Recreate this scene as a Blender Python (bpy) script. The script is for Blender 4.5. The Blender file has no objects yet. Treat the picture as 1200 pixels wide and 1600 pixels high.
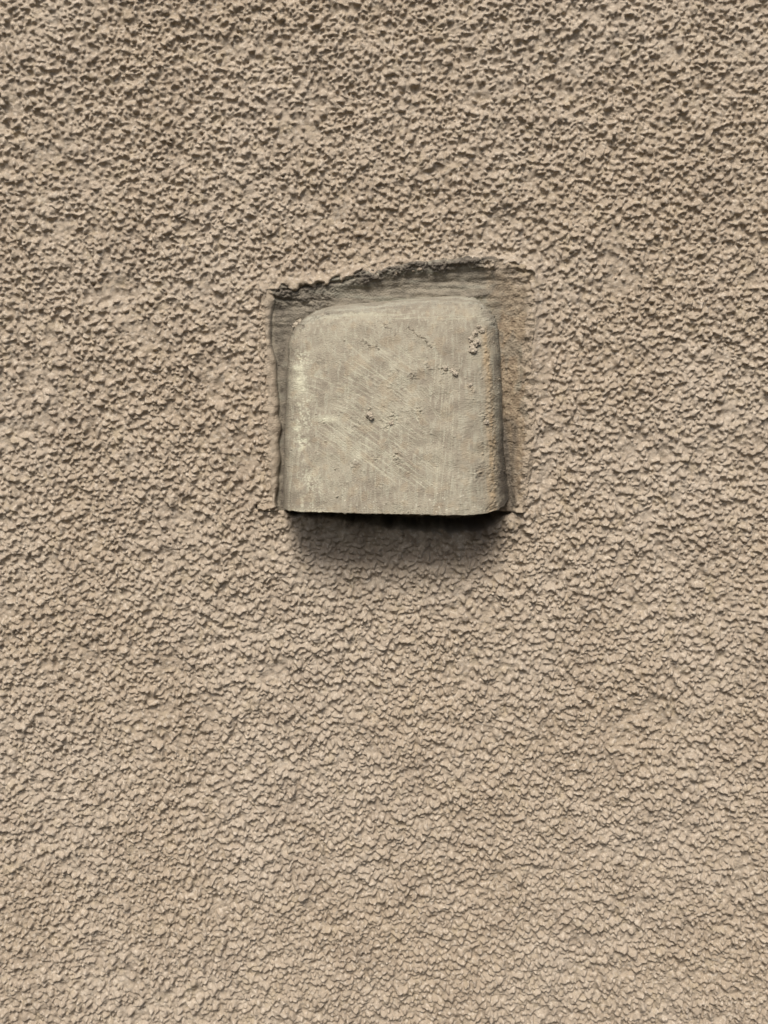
import bpy, math
import numpy as np

# ------------------------------------------------------------------ camera, sky, sun
sc = bpy.context.scene
S = 0.00025                      # metres per photo pixel on the wall
PITCH = math.radians(7.0)
DIST = 0.40
FPX = 1600.0
cam_d = bpy.data.cameras.new('camera')
cam_d.sensor_fit = 'VERTICAL'; cam_d.sensor_height = 36.0; cam_d.sensor_width = 27.0
cam_d.lens = 36.0 * FPX / 1600.0
cam_d.clip_start = 0.005; cam_d.clip_end = 50.0
cam = bpy.data.objects.new('camera', cam_d)
cam.location = (0, -DIST * math.cos(PITCH), DIST * math.sin(PITCH))
cam.rotation_euler = (math.radians(90) - PITCH, 0, 0)
sc.collection.objects.link(cam); sc.camera = cam

SUN_EL, SUN_AZ = 50.0, -10.0       # azimuth: degrees to the left of the wall's normal (camera side)
world = bpy.data.worlds.new('World'); sc.world = world; world.use_nodes = True
wn = world.node_tree.nodes; wl = world.node_tree.links
bg = wn['Background']
sky = wn.new('ShaderNodeTexSky'); sky.sky_type = 'NISHITA'; sky.sun_disc = False
sky.sun_elevation = math.radians(SUN_EL); sky.sun_rotation = math.radians(180 - SUN_AZ)
sky.air_density = 1.0; sky.dust_density = 4.0; sky.ozone_density = 1.0
wl.new(sky.outputs[0], bg.inputs[0]); bg.inputs[1].default_value = 0.07
sun_d = bpy.data.lights.new('sun', 'SUN'); sun_d.energy = 2.0; sun_d.angle = math.radians(19)
sun_d.color = (1.0, 0.95, 0.89)
sun = bpy.data.objects.new('sun', sun_d); sc.collection.objects.link(sun)
az, el = math.radians(SUN_AZ), math.radians(SUN_EL)
from mathutils import Vector
sdir = Vector((math.sin(az) * math.cos(el), -math.cos(az) * math.cos(el), math.sin(el)))
sun.rotation_euler = sdir.to_track_quat('Z', 'Y').to_euler(); sun.location = sdir * 3
sc.view_settings.view_transform = 'Standard'; sc.view_settings.look = 'None'
sc.view_settings.gamma = 1.0; sc.view_settings.exposure = 0.70; sc.view_settings.use_curve_mapping = False
try:
    sc.cycles.max_bounces = 5; sc.cycles.diffuse_bounces = 4
except Exception:
    pass

# ------------------------------------------------------------------ measuring helpers
cP, sP = math.cos(PITCH), math.sin(PITCH)
def W(px, py, p=0.0):
    """photo pixel at p metres in front of the wall -> (x, z) in metres"""
    px = np.asarray(px, float); py = np.asarray(py, float)
    a = (px - 600) / FPX; b = -(py - 800) / FPX
    dx, dy, dz = a, cP + b * sP, -sP + b * cP
    t = (-p + DIST * cP) / dy
    return dx * t, DIST * sP + dz * t
def P(x, z, p=0.0):
    ry = -p + DIST * cP; rz = z - DIST * sP
    f = ry * cP - rz * sP; u = ry * sP + rz * cP
    return 600 + FPX * x / f, 800 - FPX * u / f
def sm(a, b, x):
    t = np.clip((x - a) / (b - a), 0, 1); return t * t * (3 - 2 * t)
def poly_sdf(x, y, pts):
    """positive inside"""
    pts = np.asarray(pts, float); n = len(pts)
    d = np.full(x.shape, 1e12); ins = np.zeros(x.shape, bool)
    for i in range(n):
        ax, ay = pts[i]; bx, by = pts[(i + 1) % n]
        ex, ey = bx - ax, by - ay
        wx, wy = x - ax, y - ay
        t = np.clip((wx * ex + wy * ey) / (ex * ex + ey * ey), 0, 1)
        d = np.minimum(d, (wx - ex * t) ** 2 + (wy - ey * t) ** 2)
        c = ((ay > y) != (by > y))
        if ey != 0:
            ins ^= c & (x < ex * (y - ay) / ey + ax)
    d = np.sqrt(d)
    return np.where(ins, d, -d)
def seg_d(x, y, pts):
    d = np.full(x.shape, 1e12)
    for (ax, ay), (bx, by) in zip(pts[:-1], pts[1:]):
        ex, ey = bx - ax, by - ay
        t = np.clip(((x - ax) * ex + (y - ay) * ey) / (ex * ex + ey * ey), 0, 1)
        d = np.minimum(d, (x - ax - ex * t) ** 2 + (y - ay - ey * t) ** 2)
    return np.sqrt(d)
def fnoise(shape, scale, seed, beta=0.0, aniso=(1, 1), ang=0.0):
    """periodic band-limited noise, unit std; scale = feature size in samples"""
    r = np.random.default_rng(seed)
    n = r.standard_normal(shape)
    fy = np.fft.fftfreq(shape[0])[:, None]; fx = np.fft.rfftfreq(shape[1])[None, :]
    c, s_ = math.cos(ang), math.sin(ang)
    gx = (fx * c + fy * s_) / aniso[0]; gy = (-fx * s_ + fy * c) / aniso[1]
    f = np.sqrt(gx * gx + gy * gy) + 1e-9
    k = f * scale
    if beta > 0:
        filt = np.where(k < 1, k, k ** -beta)        # fractal tail
    else:
        filt = np.exp(-k * k * 2.0)
    filt = filt * (f > 1e-8)
    o = np.fft.irfft2(np.fft.rfft2(n) * filt, shape)
    return (o - o.mean()) / o.std()
def blur(a, sig):
    fy = np.fft.fftfreq(a.shape[0])[:, None]; fx = np.fft.rfftfreq(a.shape[1])[None, :]
    g = np.exp(-2 * (math.pi * sig) ** 2 * (fx * fx + fy * fy))
    return np.fft.irfft2(np.fft.rfft2(a) * g, a.shape)
def bil(a, u, v):
    """bilinear periodic lookup, u = column, v = row"""
    h, w = a.shape
    u0 = np.floor(u).astype(int); v0 = np.floor(v).astype(int); fu = u - u0; fv = v - v0
    u1 = (u0 + 1) % w; v1 = (v0 + 1) % h; u0 %= w; v0 %= h
    return (a[v0, u0] * (1 - fu) + a[v0, u1] * fu) * (1 - fv) + (a[v1, u0] * (1 - fu) + a[v1, u1] * fu) * fv

def grid_mesh(name, X, Y, Z, mat, parent=None, attrs=None, flip=False):
    r, c = X.shape
    me = bpy.data.meshes.new(name)
    me.vertices.add(r * c)
    me.vertices.foreach_set('co', np.stack([X, Y, Z], -1).astype(np.float32).ravel())
    i = np.arange(r * c, dtype=np.int32).reshape(r, c)
    q = np.stack([i[:-1, :-1], i[:-1, 1:], i[1:, 1:], i[1:, :-1]], -1)
    if flip: q = q[..., ::-1]
    q = q.reshape(-1, 4); nq = len(q)
    me.loops.add(nq * 4); me.loops.foreach_set('vertex_index', np.ascontiguousarray(q).ravel())
    me.polygons.add(nq); me.polygons.foreach_set('loop_start', np.arange(0, nq * 4, 4, dtype=np.int32))
    me.polygons.foreach_set('loop_total', np.full(nq, 4, dtype=np.int32))
    me.polygons.foreach_set('use_smooth', np.ones(nq, bool))
    me.update(calc_edges=True)
    for k, v in (attrs or {}).items():
        a = me.attributes.new(k, 'FLOAT', 'POINT')
        a.data.foreach_set('value', np.clip(v, 0, 1).astype(np.float32).ravel())
    me.materials.append(mat)
    o = bpy.data.objects.new(name, me); sc.collection.objects.link(o)
    if parent: o.parent = parent
    return o

# ------------------------------------------------------------------ material helpers
class NT:
    def __init__(s, name):
        s.m = bpy.data.materials.new(name); s.m.use_nodes = True
        s.t = s.m.node_tree; s.n = s.t.nodes; s.l = s.t.links
        s.b = s.n['Principled BSDF']; s.co = s.n.new('ShaderNodeTexCoord').outputs['Object']
        s.b.inputs['Specular IOR Level'].default_value = 0.25
    def noise(s, scale, detail=3, rough=0.55, vec=None):
        k = s.n.new('ShaderNodeTexNoise'); k.inputs['Scale'].default_value = scale
        k.inputs['Detail'].default_value = detail; k.inputs['Roughness'].default_value = rough
        s.l.new(vec or s.co, k.inputs['Vector']); return k.outputs['Fac']
    def stretch(s, sc_, rot=(0, 0, 0)):
        k = s.n.new('ShaderNodeMapping'); k.inputs['Scale'].default_value = sc_
        k.inputs['Rotation'].default_value = rot
        s.l.new(s.co, k.inputs['Vector']); return k.outputs[0]
    def ramp(s, fac, a, b, lo=0.0, hi=1.0):
        k = s.n.new('ShaderNodeMapRange'); k.interpolation_type = 'SMOOTHSTEP'
        k.inputs[1].default_value = a; k.inputs[2].default_value = b
        k.inputs[3].default_value = lo; k.inputs[4].default_value = hi
        s.l.new(fac, k.inputs[0]); return k.outputs[0]
    def mul(s, a, b):
        k = s.n.new('ShaderNodeMath'); k.operation = 'MULTIPLY'
        s.l.new(a, k.inputs[0])
        if isinstance(b, (int, float)): k.inputs[1].default_value = b
        else: s.l.new(b, k.inputs[1])
        return k.outputs[0]
    def mix(s, fac, a, b):
        k = s.n.new('ShaderNodeMix'); k.data_type = 'RGBA'
        s.l.new(fac, k.inputs[0])
        for v, i in ((a, 6), (b, 7)):
            if isinstance(v, tuple): k.inputs[i].default_value = v + (1,)
            else: s.l.new(v, k.inputs[i])
        return k.outputs[2]
    def attr(s, name):
        k = s.n.new('ShaderNodeAttribute'); k.attribute_name = name; return k.outputs['Fac']
    def bump(s, h, dist, strength=1.0, nrm=None):
        k = s.n.new('ShaderNodeBump'); k.inputs['Distance'].default_value = dist
        k.inputs['Strength'].default_value = strength
        s.l.new(h, k.inputs['Height'])
        if nrm: s.l.new(nrm, k.inputs['Normal'])
        return k.outputs[0]
    def out(s, col, nrm=None, rough=0.9):
        s.l.new(col, s.b.inputs['Base Color'])
        if nrm: s.l.new(nrm, s.b.inputs['Normal'])
        s.b.inputs['Roughness'].default_value = rough
        return s.m

# colours
STUCCO = (0.395, 0.321, 0.236)
def mat_stucco():
    t = NT('stucco_paint')
    c = t.mix(t.ramp(t.noise(14, 4), 0.35, 0.65), STUCCO, (0.435, 0.365, 0.282))
    c = t.mix(t.ramp(t.noise(45, 4), 0.48, 0.66, 0, 0.55), c, (0.325, 0.262, 0.195))
    c = t.mix(t.ramp(t.noise(120, 3), 0.52, 0.70, 0, 0.5), c, (0.42, 0.345, 0.235))      # yellowish patches
    c = t.mix(t.ramp(t.noise(420, 4), 0.50, 0.72, 0, 0.55), c, (0.31, 0.25, 0.185))    # fine grime
    c = t.mix(t.ramp(t.noise(700, 2), 0.52, 0.66, 0, 0.7), c, (0.57, 0.495, 0.395))      # random pale speckle, the gleam of lit tips put into the colour
    c = t.mix(t.mul(t.attr('grime_shade'), 0.8), c, (0.15, 0.115, 0.08))  # painted shadow under the hood, mixed with grime
    n = t.bump(t.noise(2400, 3, 0.7), 0.0003, 0.9)
    n = t.bump(t.noise(1000, 3, 0.65), 0.0005, 0.6, n)
    return t.out(c, n, 0.88)
def mat_surround():
    t = NT('mortar')
    streak = t.noise(260, 4, 0.6, t.stretch((0.12, 1, 1)))
    g = t.mix(t.ramp(t.noise(300, 4), 0.35, 0.65), (0.195, 0.172, 0.132), (0.285, 0.25, 0.19))
    g = t.mix(t.ramp(streak, 0.50, 0.66, 0, 0.7), g, (0.31, 0.30, 0.235))
    tan = t.mix(t.ramp(t.noise(500, 4), 0.4, 0.62), (0.225, 0.172, 0.115), (0.35, 0.278, 0.19))
    c = t.mix(t.attr('tan'), g, tan)
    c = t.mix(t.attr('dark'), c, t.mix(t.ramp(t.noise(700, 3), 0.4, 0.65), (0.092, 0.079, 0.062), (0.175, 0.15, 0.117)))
    c = t.mix(t.attr('paint'), c, t.mix(t.ramp(t.noise(350, 3), 0.45, 0.6), (0.35, 0.287, 0.212), (0.42, 0.35, 0.262)))
    n = t.bump(t.noise(2400, 3, 0.6), 0.0002, 0.8)
    n = t.bump(t.noise(900, 4, 0.6), 0.0004, 0.5, n)
    return t.out(c, n, 0.88)
def mat_cowl():
    t = NT('dirty_cowl')
    dust = t.mix(t.ramp(t.noise(90, 4), 0.38, 0.62), (0.275, 0.240, 0.180), (0.345, 0.310, 0.232))
    dust = t.mix(t.ramp(t.noise(320, 4, 0.6), 0.50, 0.66, 0, 0.5), dust, (0.225, 0.19, 0.142))
    vs = t.noise(800, 4, 0.6, t.stretch((1, 1, 0.02)))
    dust = t.mix(t.mul(t.ramp(vs, 0.48, 0.64, 0, 0.65), 1.0), dust, (0.40, 0.375, 0.285))
    c = t.mix(t.attr('pale'), dust, (0.56, 0.54, 0.40))
    c = t.mix(t.attr('tan'), c, (0.37, 0.285, 0.18))
    c = t.mix(t.mul(t.attr('mort'), 0.7), c, t.mix(t.ramp(t.noise(260, 4, 0.6, t.stretch((0.12, 1, 1))), 0.45, 0.62), (0.215, 0.19, 0.147), (0.37, 0.355, 0.28)))
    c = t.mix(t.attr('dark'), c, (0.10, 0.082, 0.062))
    c = t.mix(t.attr('speck'), c, (0.70, 0.66, 0.52))
    n = t.bump(t.noise(2200, 3, 0.6), 0.0002, 0.8)
    n = t.bump(t.noise(800, 4, 0.6), 0.0004, 0.5, n)
    return t.out(c, n, 0.72)
def mat_crumb():
    t = NT('mortar_crumb')
    c = t.mix(t.ramp(t.noise(800, 3), 0.4, 0.6), (0.36, 0.31, 0.235), (0.46, 0.40, 0.31))
    return t.out(c, t.bump(t.noise(1800, 3), 0.0002, 0.7), 0.9)
M_ST, M_SU, M_CO, M_CR = mat_stucco(), mat_surround(), mat_cowl(), mat_crumb()

# ------------------------------------------------------------------ outlines traced in the wall plane
SURR = [(417, 452), (455, 447), (500, 441), (550, 434), (600, 427), (645, 418), (700, 413), (762, 411), (800, 414),
        (828, 428), (831, 480), (824, 540), (829, 620), (826, 700), (816, 770), (812, 801),
        (790, 806), (770, 818), (735, 829), (690, 831), (640, 826), (590, 824), (545, 820), (510, 811), (470, 802),
        (440, 798), (400, 794), (402, 788), (424, 786), (421, 700), (417, 600), (415, 520)]
HOLE = [(452, 700), (790, 700), (797, 802), (772, 819), (735, 829), (690, 831), (640, 826), (590, 824), (545, 820), (510, 811), (470, 803), (447, 796)]

# ------------------------------------------------------------------ the stucco wall
PT = 0.00027
TW, TH = 1600, 1792                      # periodic relief tile (0.43 x 0.48 m)
def stucco_tile():
    rng = np.random.default_rng(7)
    h = np.full((TH, TW), -9.0, np.float32)
    mm = 0.001 / PT
    dens = fnoise((TH, TW), 100, 11) * 0.4 + fnoise((TH, TW), 30, 12) * 0.75 + 0.1
    big = fnoise((TH, TW), 90, 13) * 0.20 + fnoise((TH, TW), 22, 14) * 0.16 + fnoise((TH, TW), 11, 19) * 0.12     # millimetres
    def lattice(sp, jit):
        nx, ny = int(round(TW / sp)), int(round(TH / (sp * 0.87))) // 2 * 2
        j, i = np.mgrid[0:ny, 0:nx]
        x = (i + 0.5 * (j % 2) + rng.normal(0, jit, i.shape)) * TW / nx; y = (j + rng.normal(0, jit, i.shape)) * TH / ny
        return x.ravel() % TW, y.ravel() % TH
    x1, y1 = lattice(2.1 * mm, 0.27); x2, y2 = lattice(2.0 * mm, 0.5)
    r1 = rng.lognormal(math.log(0.76), 0.33, len(x1)); r2 = rng.lognormal(math.log(0.42), 0.25, len(x2))
    t1 = rng.normal(0.12, 0.22, len(x1)); t2 = rng.normal(0.0, 0.25, len(x2))
    cx = np.concatenate([x1, x2]); cy = np.concatenate([y1, y2]); r = np.clip(np.concatenate([r1, r2]), 0.3, 1.4) * mm; top = np.concatenate([t1, t2])
    keep = rng.random(len(cx)) < sm(-2.0, 0.2, dens[cy.astype(int) % TH, cx.astype(int) % TW]) * 0.8 + 0.15
    cx, cy, r, top = cx[keep], cy[keep], r[keep], top[keep]; n = len(cx)
    top = top + 0.3 * (rng.random(n) < 0.08)
    asp = np.exp(rng.normal(0, 0.2, n)); th = rng.random(n) * math.pi
    K = 7
    yy, xx = np.mgrid[-K:K + 1, -K:K + 1]
    h[:] = -0.75 + fnoise((TH, TW), 9, 15) * 0.18
    for i in range(n):
        x0 = int(cx[i]); y0 = int(cy[i])
        dx = xx - (cx[i] - x0); dy = yy - (cy[i] - y0); c = math.cos(th[i]); s = math.sin(th[i])
        u = (dx * c + dy * s) / (r[i] * asp[i]); v = (-dx * s + dy * c) / (r[i] / asp[i])
        q = u * u + v * v
        b = np.where(q < 1, top[i] + (np.sqrt(np.maximum(1 - q, 0)) - 0.6) * (r[i] / mm) * 1.75, -9)
        if K <= x0 < TW - K - 1 and K <= y0 < TH - K - 1:
            sub = h[y0 - K:y0 + K + 1, x0 - K:x0 + K + 1]; np.maximum(sub, b, out=sub)
        else:
            iy = (y0 + np.arange(-K, K + 1)) % TH; ix = (x0 + np.arange(-K, K + 1)) % TW
            h[np.ix_(iy, ix)] = np.maximum(h[np.ix_(iy, ix)], b)
    # knock the roundness out: warp, then soften with a coat of paint
    wy, wx = np.mgrid[0:TH, 0:TW].astype(float)
    h = bil(h, wx + fnoise((TH, TW), 9, 16) * 0.9 + fnoise((TH, TW), 4, 21) * 0.35, wy + fnoise((TH, TW), 9, 17) * 0.9 + fnoise((TH, TW), 4, 22) * 0.35)
    soft = sm(-0.6, 1.6, fnoise((TH, TW), 45, 23))
    h = blur(h, 0.8) * (1 - soft * 0.4) + blur(h, 1.7) * soft * 0.4
    hf = blur(h, 2.4) - 0.20; k_ = 0.10          # paint bridges the narrow creases
    e_ = np.clip(0.5 + 0.5 * (h - hf) / k_, 0, 1); h = hf * (1 - e_) + h * e_ + k_ * e_ * (1 - e_)
    h = h + big + fnoise((TH, TW), 4.5, 18) * 0.05 + fnoise((TH, TW), 2.8, 24) * 0.045 + fnoise((TH, TW), 6, 25) * 0.10
    # pin holes
    for i in range(900):
        x0, y0 = rng.integers(0, TW), rng.integers(0, TH); rr = rng.uniform(0.9, 2.0)
        iy = (y0 + np.arange(-6, 7)) % TH; ix = (x0 + np.arange(-6, 7)) % TW
        g = np.exp(-((np.arange(-6, 7)[:, None] ** 2 + np.arange(-6, 7)[None, :] ** 2) / (rr * rr)))
        h[np.ix_(iy, ix)] -= g * rng.uniform(0.7, 2.0)
    return h * 0.00115
TILE = stucco_tile()
DROOP = 0.22

def build_wall():
    def axis(lo, f0, f1, hi):
        a = list(range(int(lo / PT), int(f0 / PT), 3)) + list(range(int(f0 / PT), int(f1 / PT))) + list(range(int(f1 / PT), int(hi / PT), 3))
        return np.array(a)
    ix = axis(-0.55, -0.176, 0.176, 0.55); iz = axis(-0.50, -0.262, 0.194, 0.48)
    X, Z = np.meshgrid(ix * PT, iz * PT)
    H = TILE[np.ix_(iz % TH, ix % TW)].astype(float)
    px, py = P(X, Z)
    win = (px > 340) & (px < 900) & (py > 340) & (py < 980)
    wxp, wyp = px[win], py[win]
    wob = bil(fnoise((256, 256), 10, 31), wxp / 1.6, wyp / 1.6) * 2.6 + bil(fnoise((256, 256), 4, 32), wxp / 1.4, wyp / 1.4) * 1.0
    d = poly_sdf(wxp, wyp, SURR) + wob * np.where(wxp < 440, 0.6, np.where(wyp < 470, 1.3, 1.0))
    dh = poly_sdf(wxp, wyp, HOLE) + bil(fnoise((256, 256), 14, 34), wxp / 1.6, wyp / 1.6) * 3.2
    h = H[win]
    # calmer, paint-filled stucco hugging the surround
    edge = sm(np.where((wxp < 440) & (wyp > 460), -9, -26), -3, d) * np.where(wyp > 790, 0.15, 1.0)
    rgt = sm(822, 832, wxp) * (1 - sm(842, 858, wxp)) * sm(400, 420, wyp) * (1 - sm(560, 640, wyp))
    topb = sm(425, 470, wxp) * (1 - sm(560, 640, wxp)) * sm(-40, -10, d) * (wyp < 470)
    calm = np.clip(0.55 * edge + 0.45 * rgt + 0.3 * topb, 0, 0.85)
    h = h * (1 - calm) + 0.0004 * calm + 0.0005 * edge * (wyp < 470)
    lip = np.exp(-((d + 6) / 5) ** 2) * np.where((wyp < 790) & ((wxp > 800) | (wyp < 475)), 1.0, 0.0) * (1 - sm(545, 590, wxp) * (1 - sm(765, 785, wxp)))
    h = h + lip * (0.0007 + 0.0004 * bil(fnoise((256, 256), 7, 35), wxp / 2, wyp / 2))
    # bulge of render below the hood, rolling into the hole
    h = h + 0.0012 * sm(-34, -10, d) * (wyp > 800) * (1 - sm(-8, 0, d)) * sm(470, 520, wxp)
    ins = sm(-2, 7, d)
    h = h * (1 - ins) - 0.006 * ins
    h = h - 0.022 * sm(-1, 8, dh)
    # long hair crack in the render at the right
    c = seg_d(wxp, wyp, [(820, 452), (826, 470), (829, 490), (824, 505), (828, 540), (826, 565)])
    h = h - 0.0011 * np.exp(-(c / 1.3) ** 2)
    H[win] = h
    grime_shade = np.zeros_like(H)
    gr = sm(-95, -4, d) * (wyp > 797) * sm(425, 520, wxp) * (1 - sm(790, 860, wxp)) * 0.4  # hood's cast shadow widened in the wall colour, along with some dirt
    gr = gr + sm(-1, 8, dh) * 0.8  # same dark tint inside the hole
    gr = gr + 0.45 * np.exp(-((wxp - 735) / 50) ** 2 - ((wyp - 832) / 28) ** 2)  # more painted shadow right of centre
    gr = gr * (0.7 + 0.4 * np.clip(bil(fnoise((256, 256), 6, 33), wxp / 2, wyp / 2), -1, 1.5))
    grime_shade[win] = np.clip(gr, 0, 1)
    Zd = Z - np.clip(H + 0.0006, 0, 0.004) * DROOP
    # wrap a border so the wall has thickness
    def pad(A, mode='edge'): return np.pad(A, 1, mode=mode)
    Xp, Zp = pad(X), pad(Zd); Yp = np.pad(-H, 1, constant_values=0.09); g = pad(grime_shade)
    return grid_mesh('stucco_wall', Xp, Yp, Zp, M_ST, attrs={'grime_shade': g})
wall = build_wall()
wall['label'] = 'beige rough lumpy stucco wall filling the whole picture around the hood'
wall['category'] = 'wall'

# ------------------------------------------------------------------ the vent and its surround
vent = bpy.data.objects.new('vent_hood', None); sc.collection.objects.link(vent)
vent['label'] = 'dusty scratched wall vent hood with rounded corners, mortared into a square recess'
vent['category'] = 'vent hood'
bz = W(610, 640)
vent.location = (bz[0], 0.006, bz[1])
bpy.context.view_layer.update()
def local(o):
    o.matrix_parent_inverse = vent.matrix_world.inverted()

def build_surround():
    pitch = 0.00022
    x0, _ = W(400, 600); x1, _ = W(845, 600); _, z0 = W(600, 800); _, z1 = W(600, 396)
    xs = np.arange(x0, x1, pitch); zs = np.arange(z0, z1, pitch)
    X, Z = np.meshgrid(xs, zs); px, py = P(X, Z); sh = X.shape
    nz = lambda s, seed, **k: fnoise(sh, s, seed, **k)
    d = poly_sdf(px, py, SURR)
    # distances to the strips, in photo pixels
    top_in = py - np.interp(px, [417, 455, 500, 550, 600, 645, 700, 762, 800, 828], [452, 447, 441, 434, 427, 418, 413, 411, 414, 428])
    left_in = px - np.interp(py, [457, 520, 600, 700, 786], [417, 415, 417, 421, 424])
    right_in = np.interp(py, [428, 480, 540, 620, 700, 770, 801], [828, 831, 824, 829, 826, 816, 812]) - px
    h = np.full(sh, -2.0)
    # top strip: slopes from the lip of the render down to the cowl, trowelled level
    slope = np.interp(np.clip(top_in, -20, 90), [-20, 0, 8, 26, 50, 90], [-0.4, 0.3, -0.1, -1.4, -1.3, -2.0])
    tmask = 1 - sm(45, 80, top_in)
    h = h * (1 - tmask) + slope * tmask
    h += tmask * nz(9, 41, aniso=(0.15, 1)) * 0.16 + tmask * nz(5, 42, aniso=(0.25, 1)) * 0.08
    cow = poly_sdf(px, py, [(452, 800), (449, 560), (460, 515), (500, 490), (600, 478), (700, 469), (745, 476), (776, 520), (790, 700), (798, 800)])
    fil = np.exp(-np.clip(-cow, 0, 60) / 6) * (1 - sm(500, 560, py))
    h += fil * 0.6
    # chunky dark mortar along the top edge and in the top left corner
    chunk = 0.7 * np.maximum(nz(9, 43, aniso=(.5, 1), ang=-.15), nz(5, 44) * 0.7) + 0.3 * nz(3.5, 59)
    edge_band = np.exp(-((top_in + 1 + 3 * nz(16, 67)) / 10) ** 2) * sm(530, 570, px) * (1 - sm(768, 782, px))
    edge_band2 = np.exp(-((top_in - 6) / 7) ** 2) * sm(420, 440, px) * (1 - sm(500, 560, px))
    corner = np.exp(-(seg_d(px, py, [(430, 462), (470, 466), (512, 462), (486, 480)]) / 11) ** 2)
    ledge = np.exp(-((top_in - 51 + (px - 740) * 0.15) / 4) ** 2) * sm(690, 710, px) * (1 - sm(750, 775, px))
    h += edge_band * (1.35 + 0.75 * chunk) + edge_band2 * 0.5 * chunk + corner * (0.8 + 0.5 * np.abs(nz(7, 60, aniso=(.35, 1), ang=-.35)) + 0.3 * chunk) + ledge * (0.7 + 0.4 * chunk)
    # undercut below the corner crust
    h -= 0.8 * np.exp(-(seg_d(px, py, [(424, 463), (440, 468), (470, 470)]) / 2.5) ** 2)
    h -= 0.9 * np.exp(-(seg_d(px, py, [(436, 455), (470, 449), (500, 443), (530, 441), (560, 433)]) / 2.0) ** 2)
    # left bead of paint-covered render, widening downward
    bw = np.interp(py, [450, 520, 600, 680, 790], [12, 13, 17, 14, 11])
    bc = np.interp(py, [450, 520, 600, 680, 790], [2, 3, 7, 7, 4])
    wv = bil(fnoise((64, 256), 14, 45), py / 2.0, px * 0 + 3) * 2.2
    bead = np.clip(1 - ((left_in - bc) / (bw * 0.62 + wv)) ** 2, 0, 1) ** 0.6 * sm(448, 460, py)
    h = np.maximum(h, h * (1 - bead ** .5) + bead ** .5 * (1.15 * bead + 0.15 * nz(9, 57)))
    lo = 1 - sm(bc - 3, bc + 2, left_in)
    h = np.maximum(h, lo * (0.35 + nz(6, 65) * 0.35) - 3 * (1 - lo))
    # right: sandy mortar rising from the cowl to the render
    rm = (1 - sm(34, 52, right_in)) * sm(430, 470, py)
    rs = np.interp(np.clip(right_in, -20, 60), [-20, -2, 6, 14, 28, 50], [-0.2, 1.1, 1.0, -0.7, -2.0, -2.7])
    h = np.where(rm > 0, h * (1 - rm) + rs * rm, h)
    grit = np.clip(nz(3.5, 46), -0.5, 2.5)
    h += rm * (1 - sm(4, 12, right_in)) * nz(9, 66) * 0.35
    h += rm * (grit * 0.13 + nz(10, 47) * 0.15 + nz(6, 48, aniso=(1, 0.2)) * 0.09)
    cr = sm(780, 800, px) * (1 - sm(430, 470, py))
    h += cr * (0.5 + 0.35 * nz(9, 49) + grit * 0.1)
    # lower right groove, between side of cowl and mortar
    h -= 0.9 * np.exp(-(seg_d(px, py, [(786, 640), (797, 700), (801, 795)]) / 5) ** 2)
    # general roughness
    h += nz(4, 50, beta=1.6) * 0.07 + nz(14, 51) * 0.1
    # bottom lips: small ledge tips
    h += 2.2 * np.exp(-(((px - 812) / 7) ** 2 + ((py - 800) / 5) ** 2))
    h += (1.1 + 0.8 * nz(6, 68)) * np.exp(-(seg_d(px, py, [(402, 792), (415, 795), (430, 793)]) / 4) ** 2)
    # sink outside
    h -= 3.5 * sm(6, 17, -d)
    yb = np.interp(px, [400, 440, 800, 845], [797, 799, 800, 800])
    h -= 5 * sm(-1, 5, py - yb)
    tan = np.clip(sm(774, 786, px + nz(10, 52) * 3) * sm(455, 500, py + nz(10, 53) * 6), 0, 1) * (1 - sm(0.6, 1.6, nz(12, 58, aniso=(1, .3))) * 0.6)
    tan = np.maximum(tan, sm(745, 795, px + nz(10, 54) * 8) * (1 - sm(470, 500, py)) * 0.75)
    paint = np.maximum(bead ** 0.5 * 0.95 * sm(0.2, 0.5, bead), sm(-1, 4, -(right_in - 9) + nz(6, 55) * 4) * 0.8 * sm(425, 440, py))
    paint = np.maximum(paint, np.exp(-(seg_d(px, py, [(764, 416), (790, 418), (812, 440)]) / 9) ** 4))
    paint = np.maximum(paint, lo)
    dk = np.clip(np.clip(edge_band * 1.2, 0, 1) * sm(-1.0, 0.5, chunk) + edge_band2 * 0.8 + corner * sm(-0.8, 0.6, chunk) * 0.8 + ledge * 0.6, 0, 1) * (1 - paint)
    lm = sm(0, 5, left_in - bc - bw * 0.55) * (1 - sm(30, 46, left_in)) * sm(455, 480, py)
    dk = np.maximum(dk, lm * (0.5 + 0.2 * nz(12, 56)))  # recess shade painted down the left strip
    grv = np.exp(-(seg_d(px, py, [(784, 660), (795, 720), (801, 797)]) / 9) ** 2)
    dk = np.maximum(dk, grv * 0.9)  # shade of the lower right groove, put into the colour
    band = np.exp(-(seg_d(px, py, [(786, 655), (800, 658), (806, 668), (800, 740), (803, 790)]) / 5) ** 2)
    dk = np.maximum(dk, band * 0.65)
    h = h * 0.001
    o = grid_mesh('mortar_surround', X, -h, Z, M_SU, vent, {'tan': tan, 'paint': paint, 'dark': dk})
    local(o)
    o['label'] = 'grey and sandy mortar smeared round the hood'
    return o
build_surround()

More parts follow.
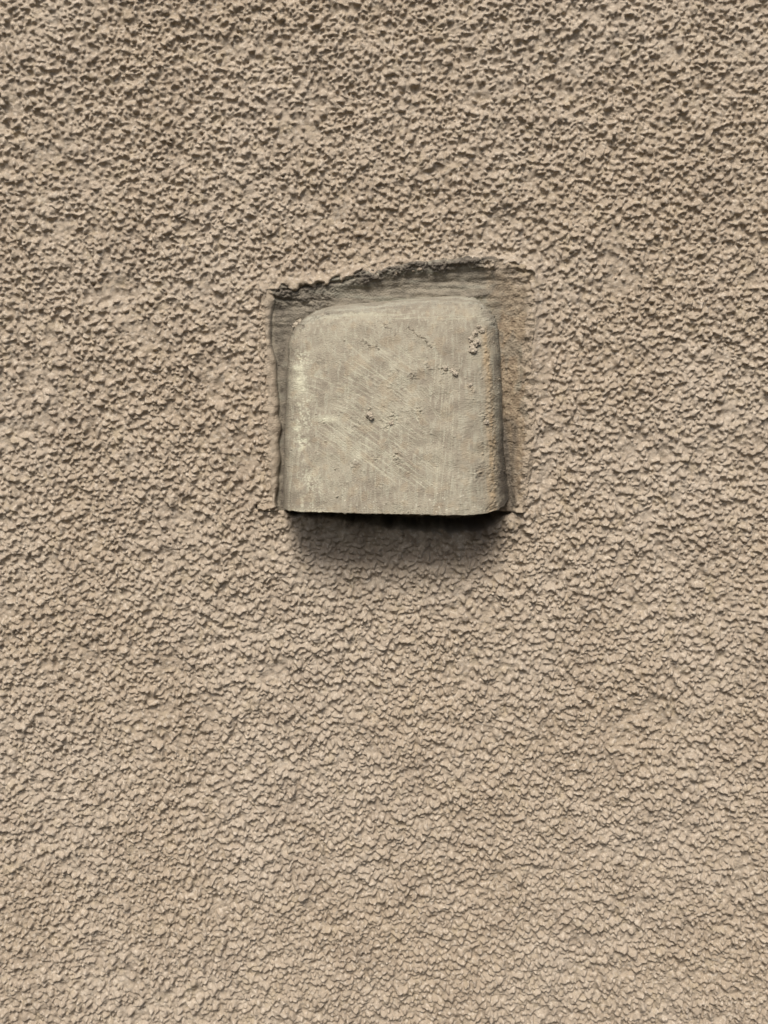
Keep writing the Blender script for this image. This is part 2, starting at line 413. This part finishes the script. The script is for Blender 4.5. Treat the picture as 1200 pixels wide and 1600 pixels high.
DB = 0.024       # how far the lower lip of the cowl stands off the wall
def cowl_frame(v, inset=0.0):
    """v: 0 top .. 1 bottom; returns section corner data"""
    zt = float(W(610, 470, 0.001)[1]); zb = float(W(600, 803, DB)[1])
    z = zt + (zb - zt) * v
    t = zt - z                                   # metres below the top
    R = 0.0072
    d = 0.0070 * math.sqrt(max(0, 1 - (1 - min(t / 0.0115, 1)) ** 2)) + (DB - 0.0070) * (v ** 0.93) - 0.0016
    sv = v
    fl = np.interp(sv, [0, .3, .6, 1], [W(450, 480)[0], W(449, 570)[0], W(444, 670)[0], W(441, 795)[0]])
    fr = np.interp(sv, [0, .3, .6, 1], [W(780, 480)[0], W(784, 570)[0], W(788, 670)[0], W(799, 795)[0]])
    gl = np.interp(sv, [0, .3, .6, 1], [W(453, 480, .003)[0], W(449, 570, .008)[0], W(446, 670, .015)[0], W(441, 798, .022)[0]])
    gr = np.interp(sv, [0, .3, .6, 1], [W(776, 480, .003)[0], W(777, 570, .008)[0], W(776, 670, .015)[0], W(776, 798, .022)[0]])
    Rl, Rr = 0.0170, 0.0160
    kl = Rl - math.sqrt(max(0, Rl ** 2 - max(0, Rl - t) ** 2)); kr = Rr - math.sqrt(max(0, Rr ** 2 - max(0, Rr - t) ** 2))
    fl += kl; gl += kl; fr -= kr; gr -= kr
    gl = max(gl, fl + 0.0002)
    return z, d - inset, fl + inset, gl + inset, gr - inset, fr - inset
def section(v, inset=0.0):
    z, d, fl, gl, gr, fr = cowl_frame(v, inset)
    base = -0.0035
    A, B, C, D = np.array([fl, base]), np.array([gl, d]), np.array([gr, d]), np.array([fr, base])
    cs = min(0.008 + 0.004 * v, 0.9 * np.linalg.norm(B - A)); cf = 0.0075 + 0.002 * v
    csr = min(0.009 + 0.009 * v, 0.9 * np.linalg.norm(D - C)); cfr = 0.010 + 0.008 * v
    uAB = (A - B) / np.linalg.norm(A - B); uCD = (D - C) / np.linalg.norm(D - C); e = np.array([1.0, 0.0])
    B1, B2 = B + uAB * cs, B + e * cf; C1, C2 = C - e * cfr, C + uCD * csr
    def lin(a, b, n): return a + (b - a) * np.linspace(0, 1, n, endpoint=False)[:, None]
    def bez(a, b, c, n):
        t = np.linspace(0, 1, n, endpoint=False)[:, None]; return a * (1 - t) ** 2 + 2 * b * t * (1 - t) + c * t * t
    pts = np.concatenate([lin(A, B1, 30), bez(B1, B, B2, 60), lin(B2, C1, 300), bez(C1, C, C2, 66), lin(C2, D, 30), D[None]])
    xm = (pts[:, 0] - fl) / (fr - fl)
    pts[:, 1] += 0.0009 * np.clip(1 - (2 * xm - 1) ** 2, 0, 1) * min(1, v * 3)
    zz = z - 0.022 * pts[:, 0] * v + 0.085 * pts[:, 0] * (1 - v) ** 3
    if v > 0.85:    # the lip rises slightly where the sides run back to the wall
        zz = zz + (0.0008 + 0.0034 * np.clip(xm - .5, 0, .5) * 2) * (v - 0.85) / 0.15 * (1 - np.clip(pts[:, 1] / max(d, 1e-4), 0, 1))
    return pts[:, 0], zz, pts[:, 1]
def build_cowl():
    NV = 400
    vs = np.concatenate([np.linspace(0, 0.12, 70, endpoint=False), np.linspace(0.12, 1, NV)])
    rows = [section(v) for v in vs]
    X = np.array([r[0] for r in rows]); Z = np.array([r[1] for r in rows]); Y = np.array([-r[2] for r in rows])
    # normals
    Pn = np.stack([X, Y, Z], -1)
    du = np.gradient(Pn, axis=1); dv = np.gradient(Pn, axis=0)
    N = np.cross(du, dv); N /= np.linalg.norm(N, axis=-1, keepdims=True) + 1e-12
    if N[200, 240, 1] > 0: N = -N
    # flat map coordinates of the front (photo-pixel sized units, measured once along the face)
    px, py = P(X, Z, -Y)
    sh = X.shape
    rng = np.random.default_rng(5)
    mW, mH = 380, 360                                        # map at 1 unit, supersampled x2
    gx = (px - 425) * 2; gy = (py - 460) * 2
    hm = np.zeros((mH * 2, mW * 2)); pale = np.zeros_like(hm); dark = np.zeros_like(hm); tan = np.zeros_like(hm); speck = np.zeros_like(hm)
    YY, XX = np.mgrid[0:mH * 2, 0:mW * 2]; MX = XX / 2 + 425; MY = YY / 2 + 460
    def stroke(x, y, L, ang, w, depth, pal, bend=0.0):
        """scratch centred at x, y"""
        n = int(L * 2); t = np.linspace(-0.5, 0.5, n)
        a = math.radians(ang)
        sx = x + t * L * math.cos(a) - bend * (t * t) * L * math.sin(a); sy = y + t * L * math.sin(a) + bend * (t * t) * L * math.cos(a)
        amp = (1 - (2 * t) ** 2) ** 0.5 * rng.uniform(0.55, 1, n)
        for k in range(n):
            ix, iy = (sx[k] - 425) * 2, (sy[k] - 460) * 2
            if not (4 < ix < mW * 2 - 5 and 4 < iy < mH * 2 - 5): continue
            X0, Y0 = int(ix), int(iy); o = np.arange(-3, 4)
            g = np.exp(-(((X0 + o[None, :] - ix) ** 2 + (Y0 + o[:, None] - iy) ** 2) / (2 * w) ** 2))
            s = (slice(Y0 - 3, Y0 + 4), slice(X0 - 3, X0 + 4))
            pale[s] = np.maximum(pale[s], g * amp[k] * pal); hm[s] = np.minimum(hm[s], -g * amp[k] * depth)
    # families of scratches, lower left to lower right diagonals
    for n, (x0, x1), (y0, y1), (l0, l1), (a0, a1), pal in (
            (120, (540, 640), (540, 650), (15, 60), (30, 40), .55),
            (110, (500, 620), (650, 720), (14, 60), (30, 40), .75),
            (26, (600, 680), (700, 755), (18, 55), (32, 40), .9),
            (40, (480, 560), (585, 640), (10, 34), (5, 30), .7),
            (26, (640, 690), (600, 660), (10, 26), (40, 60), .6),
            (60, (600, 660), (610, 700), (10, 40), (33, 44), .55),
            (24, (680, 708), (555, 780), (30, 90), (92, 97), .5),
            (16, (650, 685), (540, 562), (8, 22), (-4, 6), .7),
            (70, (452, 500), (560, 780), (8, 30), (70, 110), .45),
            (50, (452, 760), (690, 795), (10, 60), (86, 94), .32),
            (36, (500, 600), (505, 560), (6, 30), (30, 60), .4),
            (26, (470, 740), (488, 498), (20, 70), (-4, 2), .5)):
        for _ in range(n):
            stroke(rng.uniform(x0, x1), rng.uniform(y0, y1), rng.uniform(l0, l1), rng.uniform(a0, a1), rng.uniform(0.28, 0.6), rng.uniform(0.02, 0.08), pal * rng.uniform(0.8, 1.4), rng.uniform(-.15, .15))
    for a in ((550, 700, 75, 36), (575, 722, 62, 37), (598, 738, 60, 38), (640, 730, 26, 38), (655, 755, 34, 38), (558, 715, 26, 32), (525, 672, 60, 36), (652, 655, 16, 60), (600, 590, 70, 37), (570, 575, 60, 33)):
        stroke(a[0], a[1], a[2], a[3], 0.7, 0.07, 1.0)
    q = lambda s, seed, **k: fnoise(MX.shape, s, seed, **k)
    # bare greenish patches on the left shoulder and worn vertical stripe
    m = np.exp(-((MX - 472) / 17) ** 2) * sm(530, 560, MY) * (1 - sm(690, 740, MY))
    pale = np.maximum(pale, m * sm(0.0, 2.2, 0.7 * q(16, 61) + 0.8 * q(5, 62)) * 1.0)
    for (x, y, rx, ry) in ((466, 575, 11, 5), (463, 668, 7, 8), (470, 600, 9, 16), (510, 655, 20, 5)):
        pale = np.maximum(pale, np.exp(-((MX - x) / rx) ** 2 - ((MY - y) / ry) ** 2 + 0.35 * q(7, 63)) * 0.85)
    m = np.exp(-((MX - 480) / 26) ** 2) * sm(680, 760, MY)
    pale = np.maximum(pale, m * sm(0.0, 2.4, 0.6 * q(9, 64, aniso=(1, .2)) + 0.9 * q(4, 65)) * 0.8)
    pale = np.maximum(pale, sm(792, 802, MY) * (1 - sm(500, 540, MX)) * sm(-0.3, 1, q(6, 66)) * 0.9)
    pale = np.maximum(pale, np.exp(-((MY - (486 - (MX - 600) * 0.05)) / 5) ** 2) * sm(-0.5, 1.2, q(30, 67, aniso=(.2, 1))) * 0.55 * sm(480, 520, MX) * (1 - sm(720, 760, MX)))  # highlight along the top shoulder, painted as a pale band
    # relief: dust cake, ridges, cracks
    hm += q(5, 71, beta=1.4) * 0.075 + q(3, 86, aniso=(.5, 1)) * 0.012 + q(40, 72) * 0.16 + np.clip(q(9, 73) - 1.3, 0, 2) * 0.10
    dm = np.exp(-((MX - 610) / 90) ** 2 - ((MY - 620) / 80) ** 2)
    hm += dm * np.clip(q(7, 74, aniso=(.45, 1), ang=math.radians(36)) - 0.9, 0, 2) * 0.16
    hm += np.clip(q(8, 75) - 2.4, 0, 2) * 0.35
    for pts, w, dp in ((((638, 512), (650, 522), (662, 530), (674, 545)), 1.2, .5), (((566, 532), (576, 540), (590, 545)), 1.1, .35),
                       (((594, 500), (600, 508), (618, 524)), 1.0, .2), (((470, 520), (478, 506), (495, 490)), 1.2, .35), (((492, 497), (520, 487)), 1.0, .25)):
        c = seg_d(MX + q(9, 76) * 1.6 + q(4, 78) * .5, MY + q(9, 77) * 1.6 + q(4, 79) * .5, pts) + 0.5 * (q(12, 80) > 1) ; hm -= np.exp(-(c / w) ** 2) * dp; dark = np.maximum(dark, np.exp(-(c / w) ** 2) * 0.55)
        hm += np.exp(-((c - 2.5) / 2) ** 2) * dp * 0.3
    # ridge crusts
    for (x, y, r, a) in ((578, 640, 5, .3), (604, 668, 7, .35), (620, 714, 10, .35), (587, 716, 7, .3), (594, 757, 5, .35), (553, 727, 7, .3), (695, 578, 9, .45), (713, 578, 6, .4),
                         (645, 587, 7, .35), (668, 570, 7, .3), (560, 660, 9, .2), (615, 655, 8, .4), (738, 610, 5, .3), (728, 625, 4, .4), (755, 650, 5, .6), (746, 742, 10, .35), (655, 642, 7, .45)):
        g = np.exp(-(((MX - x) ** 2 + (MY - y) ** 2) / r ** 2))
        hm += g * a * 0.75 * (0.5 + 0.8 * q(5, int(x + y)))
        dark = np.maximum(dark, g * 0.08 * (q(5, int(x + y + 1)) > 0.3))
    # mortar run down the right shoulder
    run = np.exp(-(seg_d(MX, MY, [(757, 512), (760, 560), (765, 620), (768, 700), (770, 800)]) / np.interp(MY, [500, 800], [5, 9])) ** 2)
    tan = np.maximum(tan, run * (0.8 + 0.25 * q(8, 81, aniso=(1, .25))) * sm(505, 520, MY))
    hm += run * 0.45 * sm(500, 520, MY) * (0.8 + .3 * q(7, 82))
    tan = np.maximum(tan, sm(0.5, 1.6, q(26, 83)) * 0.25)
    dark = np.maximum(dark, sm(773, 786, MX + q(10, 84) * 3) * (0.35 + 0.45 * sm(620, 700, MY)))  # shading of the cowl's right side painted in, deeper lower down
    mort = np.exp(-np.clip(poly_sdf(MX, MY, [(452, 900), (449, 560), (460, 515), (500, 490), (600, 478), (700, 469), (750, 478), (779, 520), (790, 700), (798, 900)]) - 2 + q(12, 87) * 2.5, 0, 99) / 3.5) * (1 - sm(500, 545, MY))
    hm += mort * q(6, 88, aniso=(.3, 1)) * 0.12
    dark = np.maximum(dark, sm(1.8, 2.6, q(5, 85)) * 0.35)
    # pale paint specks near the lip
    for _ in range(95):
        x, y = rng.uniform(450, 760), 802 - rng.exponential(22); r = rng.uniform(0.4, 1.2)
        if 462 < y < 800: speck += np.exp(-(((MX - x) ** 2 + (MY - y) ** 2) / r ** 2)) * rng.uniform(0.4, 1)
    # sample onto the mesh
    gx = np.clip(gx, 0, mW * 2 - 2); gy = np.clip(gy, 0, mH * 2 - 2)
    fade = sm(0, 12, np.arange(sh[0]))[:, None]
    D = bil(hm, gx, gy) * 0.001 * fade
    side = 1 - sm(24, 60, np.arange(sh[1]))[None, :]
    out = Pn + N * D[..., None]
    at = {k: bil(a, gx, gy) for k, a in (('pale', pale), ('dark', dark), ('tan', tan), ('speck', speck), ('mort', mort))}
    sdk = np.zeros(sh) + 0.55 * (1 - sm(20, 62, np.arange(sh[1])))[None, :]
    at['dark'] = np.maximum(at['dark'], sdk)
    # ragged lip, then the wall thickness of the shell and its inner face
    lipn = bil(fnoise((8, 512), 6, 91), np.arange(sh[1]) * 1.0, np.zeros(sh[1])) * 0.00012 + 0.0005 * np.clip(bil(fnoise((8, 512), 5, 92), np.arange(sh[1]) * .8, np.zeros(sh[1])) - 1.5, 0, 1)
    out[-1, :, 2] += lipn
    inner = [section(1.0, 0.0012 * k / 3) for k in (1, 2, 3)] + [section(v, 0.0015) for v in np.linspace(0.985, 0.3, 40)]
    I = np.stack([np.array([r[0] for r in inner]), np.array([-r[2] for r in inner]), np.array([r[1] for r in inner])], -1)
    I[0, :, 2] -= 0.0002 - lipn; I[1, :, 2] -= 0.00015
    full = np.concatenate([out, I])
    for k in at:
        lipv = {'pale': 0.55, 'dark': 0.0, 'tan': 0.0, 'speck': 0.0, 'mort': 0.0}[k]
        ext = np.zeros((len(inner), sh[1])); ext[:2] = lipv
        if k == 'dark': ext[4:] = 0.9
        at[k] = np.concatenate([at[k], ext])
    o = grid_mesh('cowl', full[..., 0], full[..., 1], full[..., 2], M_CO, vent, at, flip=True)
    local(o)
    def surf(x, y):
        k = np.argmin((px - x) ** 2 + (py - y) ** 2); r_, c_ = np.unravel_index(k, px.shape)
        return out[r_, c_], N[r_, c_]
    return o, surf
cowl, surf = build_cowl()

# crumbs of mortar stuck to the face of the cowl
import bmesh
from mathutils import noise as mn
def crumb(x, y, r, flat=0.55, seed=0, sx=1.0):
    c, n = surf(x, y)
    bm = bmesh.new(); bmesh.ops.create_icosphere(bm, subdivisions=4, radius=1.0)
    for v in bm.verts:
        d = v.co.normalized()
        k = 1 + 0.6 * mn.noise(d * 1.3 + Vector((seed, 0, 0))) + 0.4 * mn.noise(d * 3.5 + Vector((seed, 3, 0)))
        v.co = Vector((d.x * k * r * sx, d.y * k * r * flat, d.z * k * r)) + Vector(c) + Vector(n) * r * 0.25
    me = bpy.data.meshes.new('mortar_crumb'); bm.to_mesh(me); bm.free()
    me.polygons.foreach_set('use_smooth', [True] * len(me.polygons)); me.materials.append(M_CR)
    o = bpy.data.objects.new('mortar_crumb', me); sc.collection.objects.link(o)
    o.parent = cowl
    return o
for i, a in enumerate(((579, 650, .0011, .8), (738, 547, .0011), (744, 536, .0012), (736, 530, .0008), (742, 522, .0009), (737, 541, .0008), (752, 517, .0008), (748, 511, .0006),
                       (711, 583, .0008), (706, 579, .0006), (696, 576, .0006), (733, 602, .0006), (759, 660, .0008), (611, 662, .0007), (455, 503, .0009), (463, 498, .0007))):
    crumb(a[0], a[1], a[2] * 1.2, a[3] if len(a) > 3 else 0.7, seed=i * 7.3)
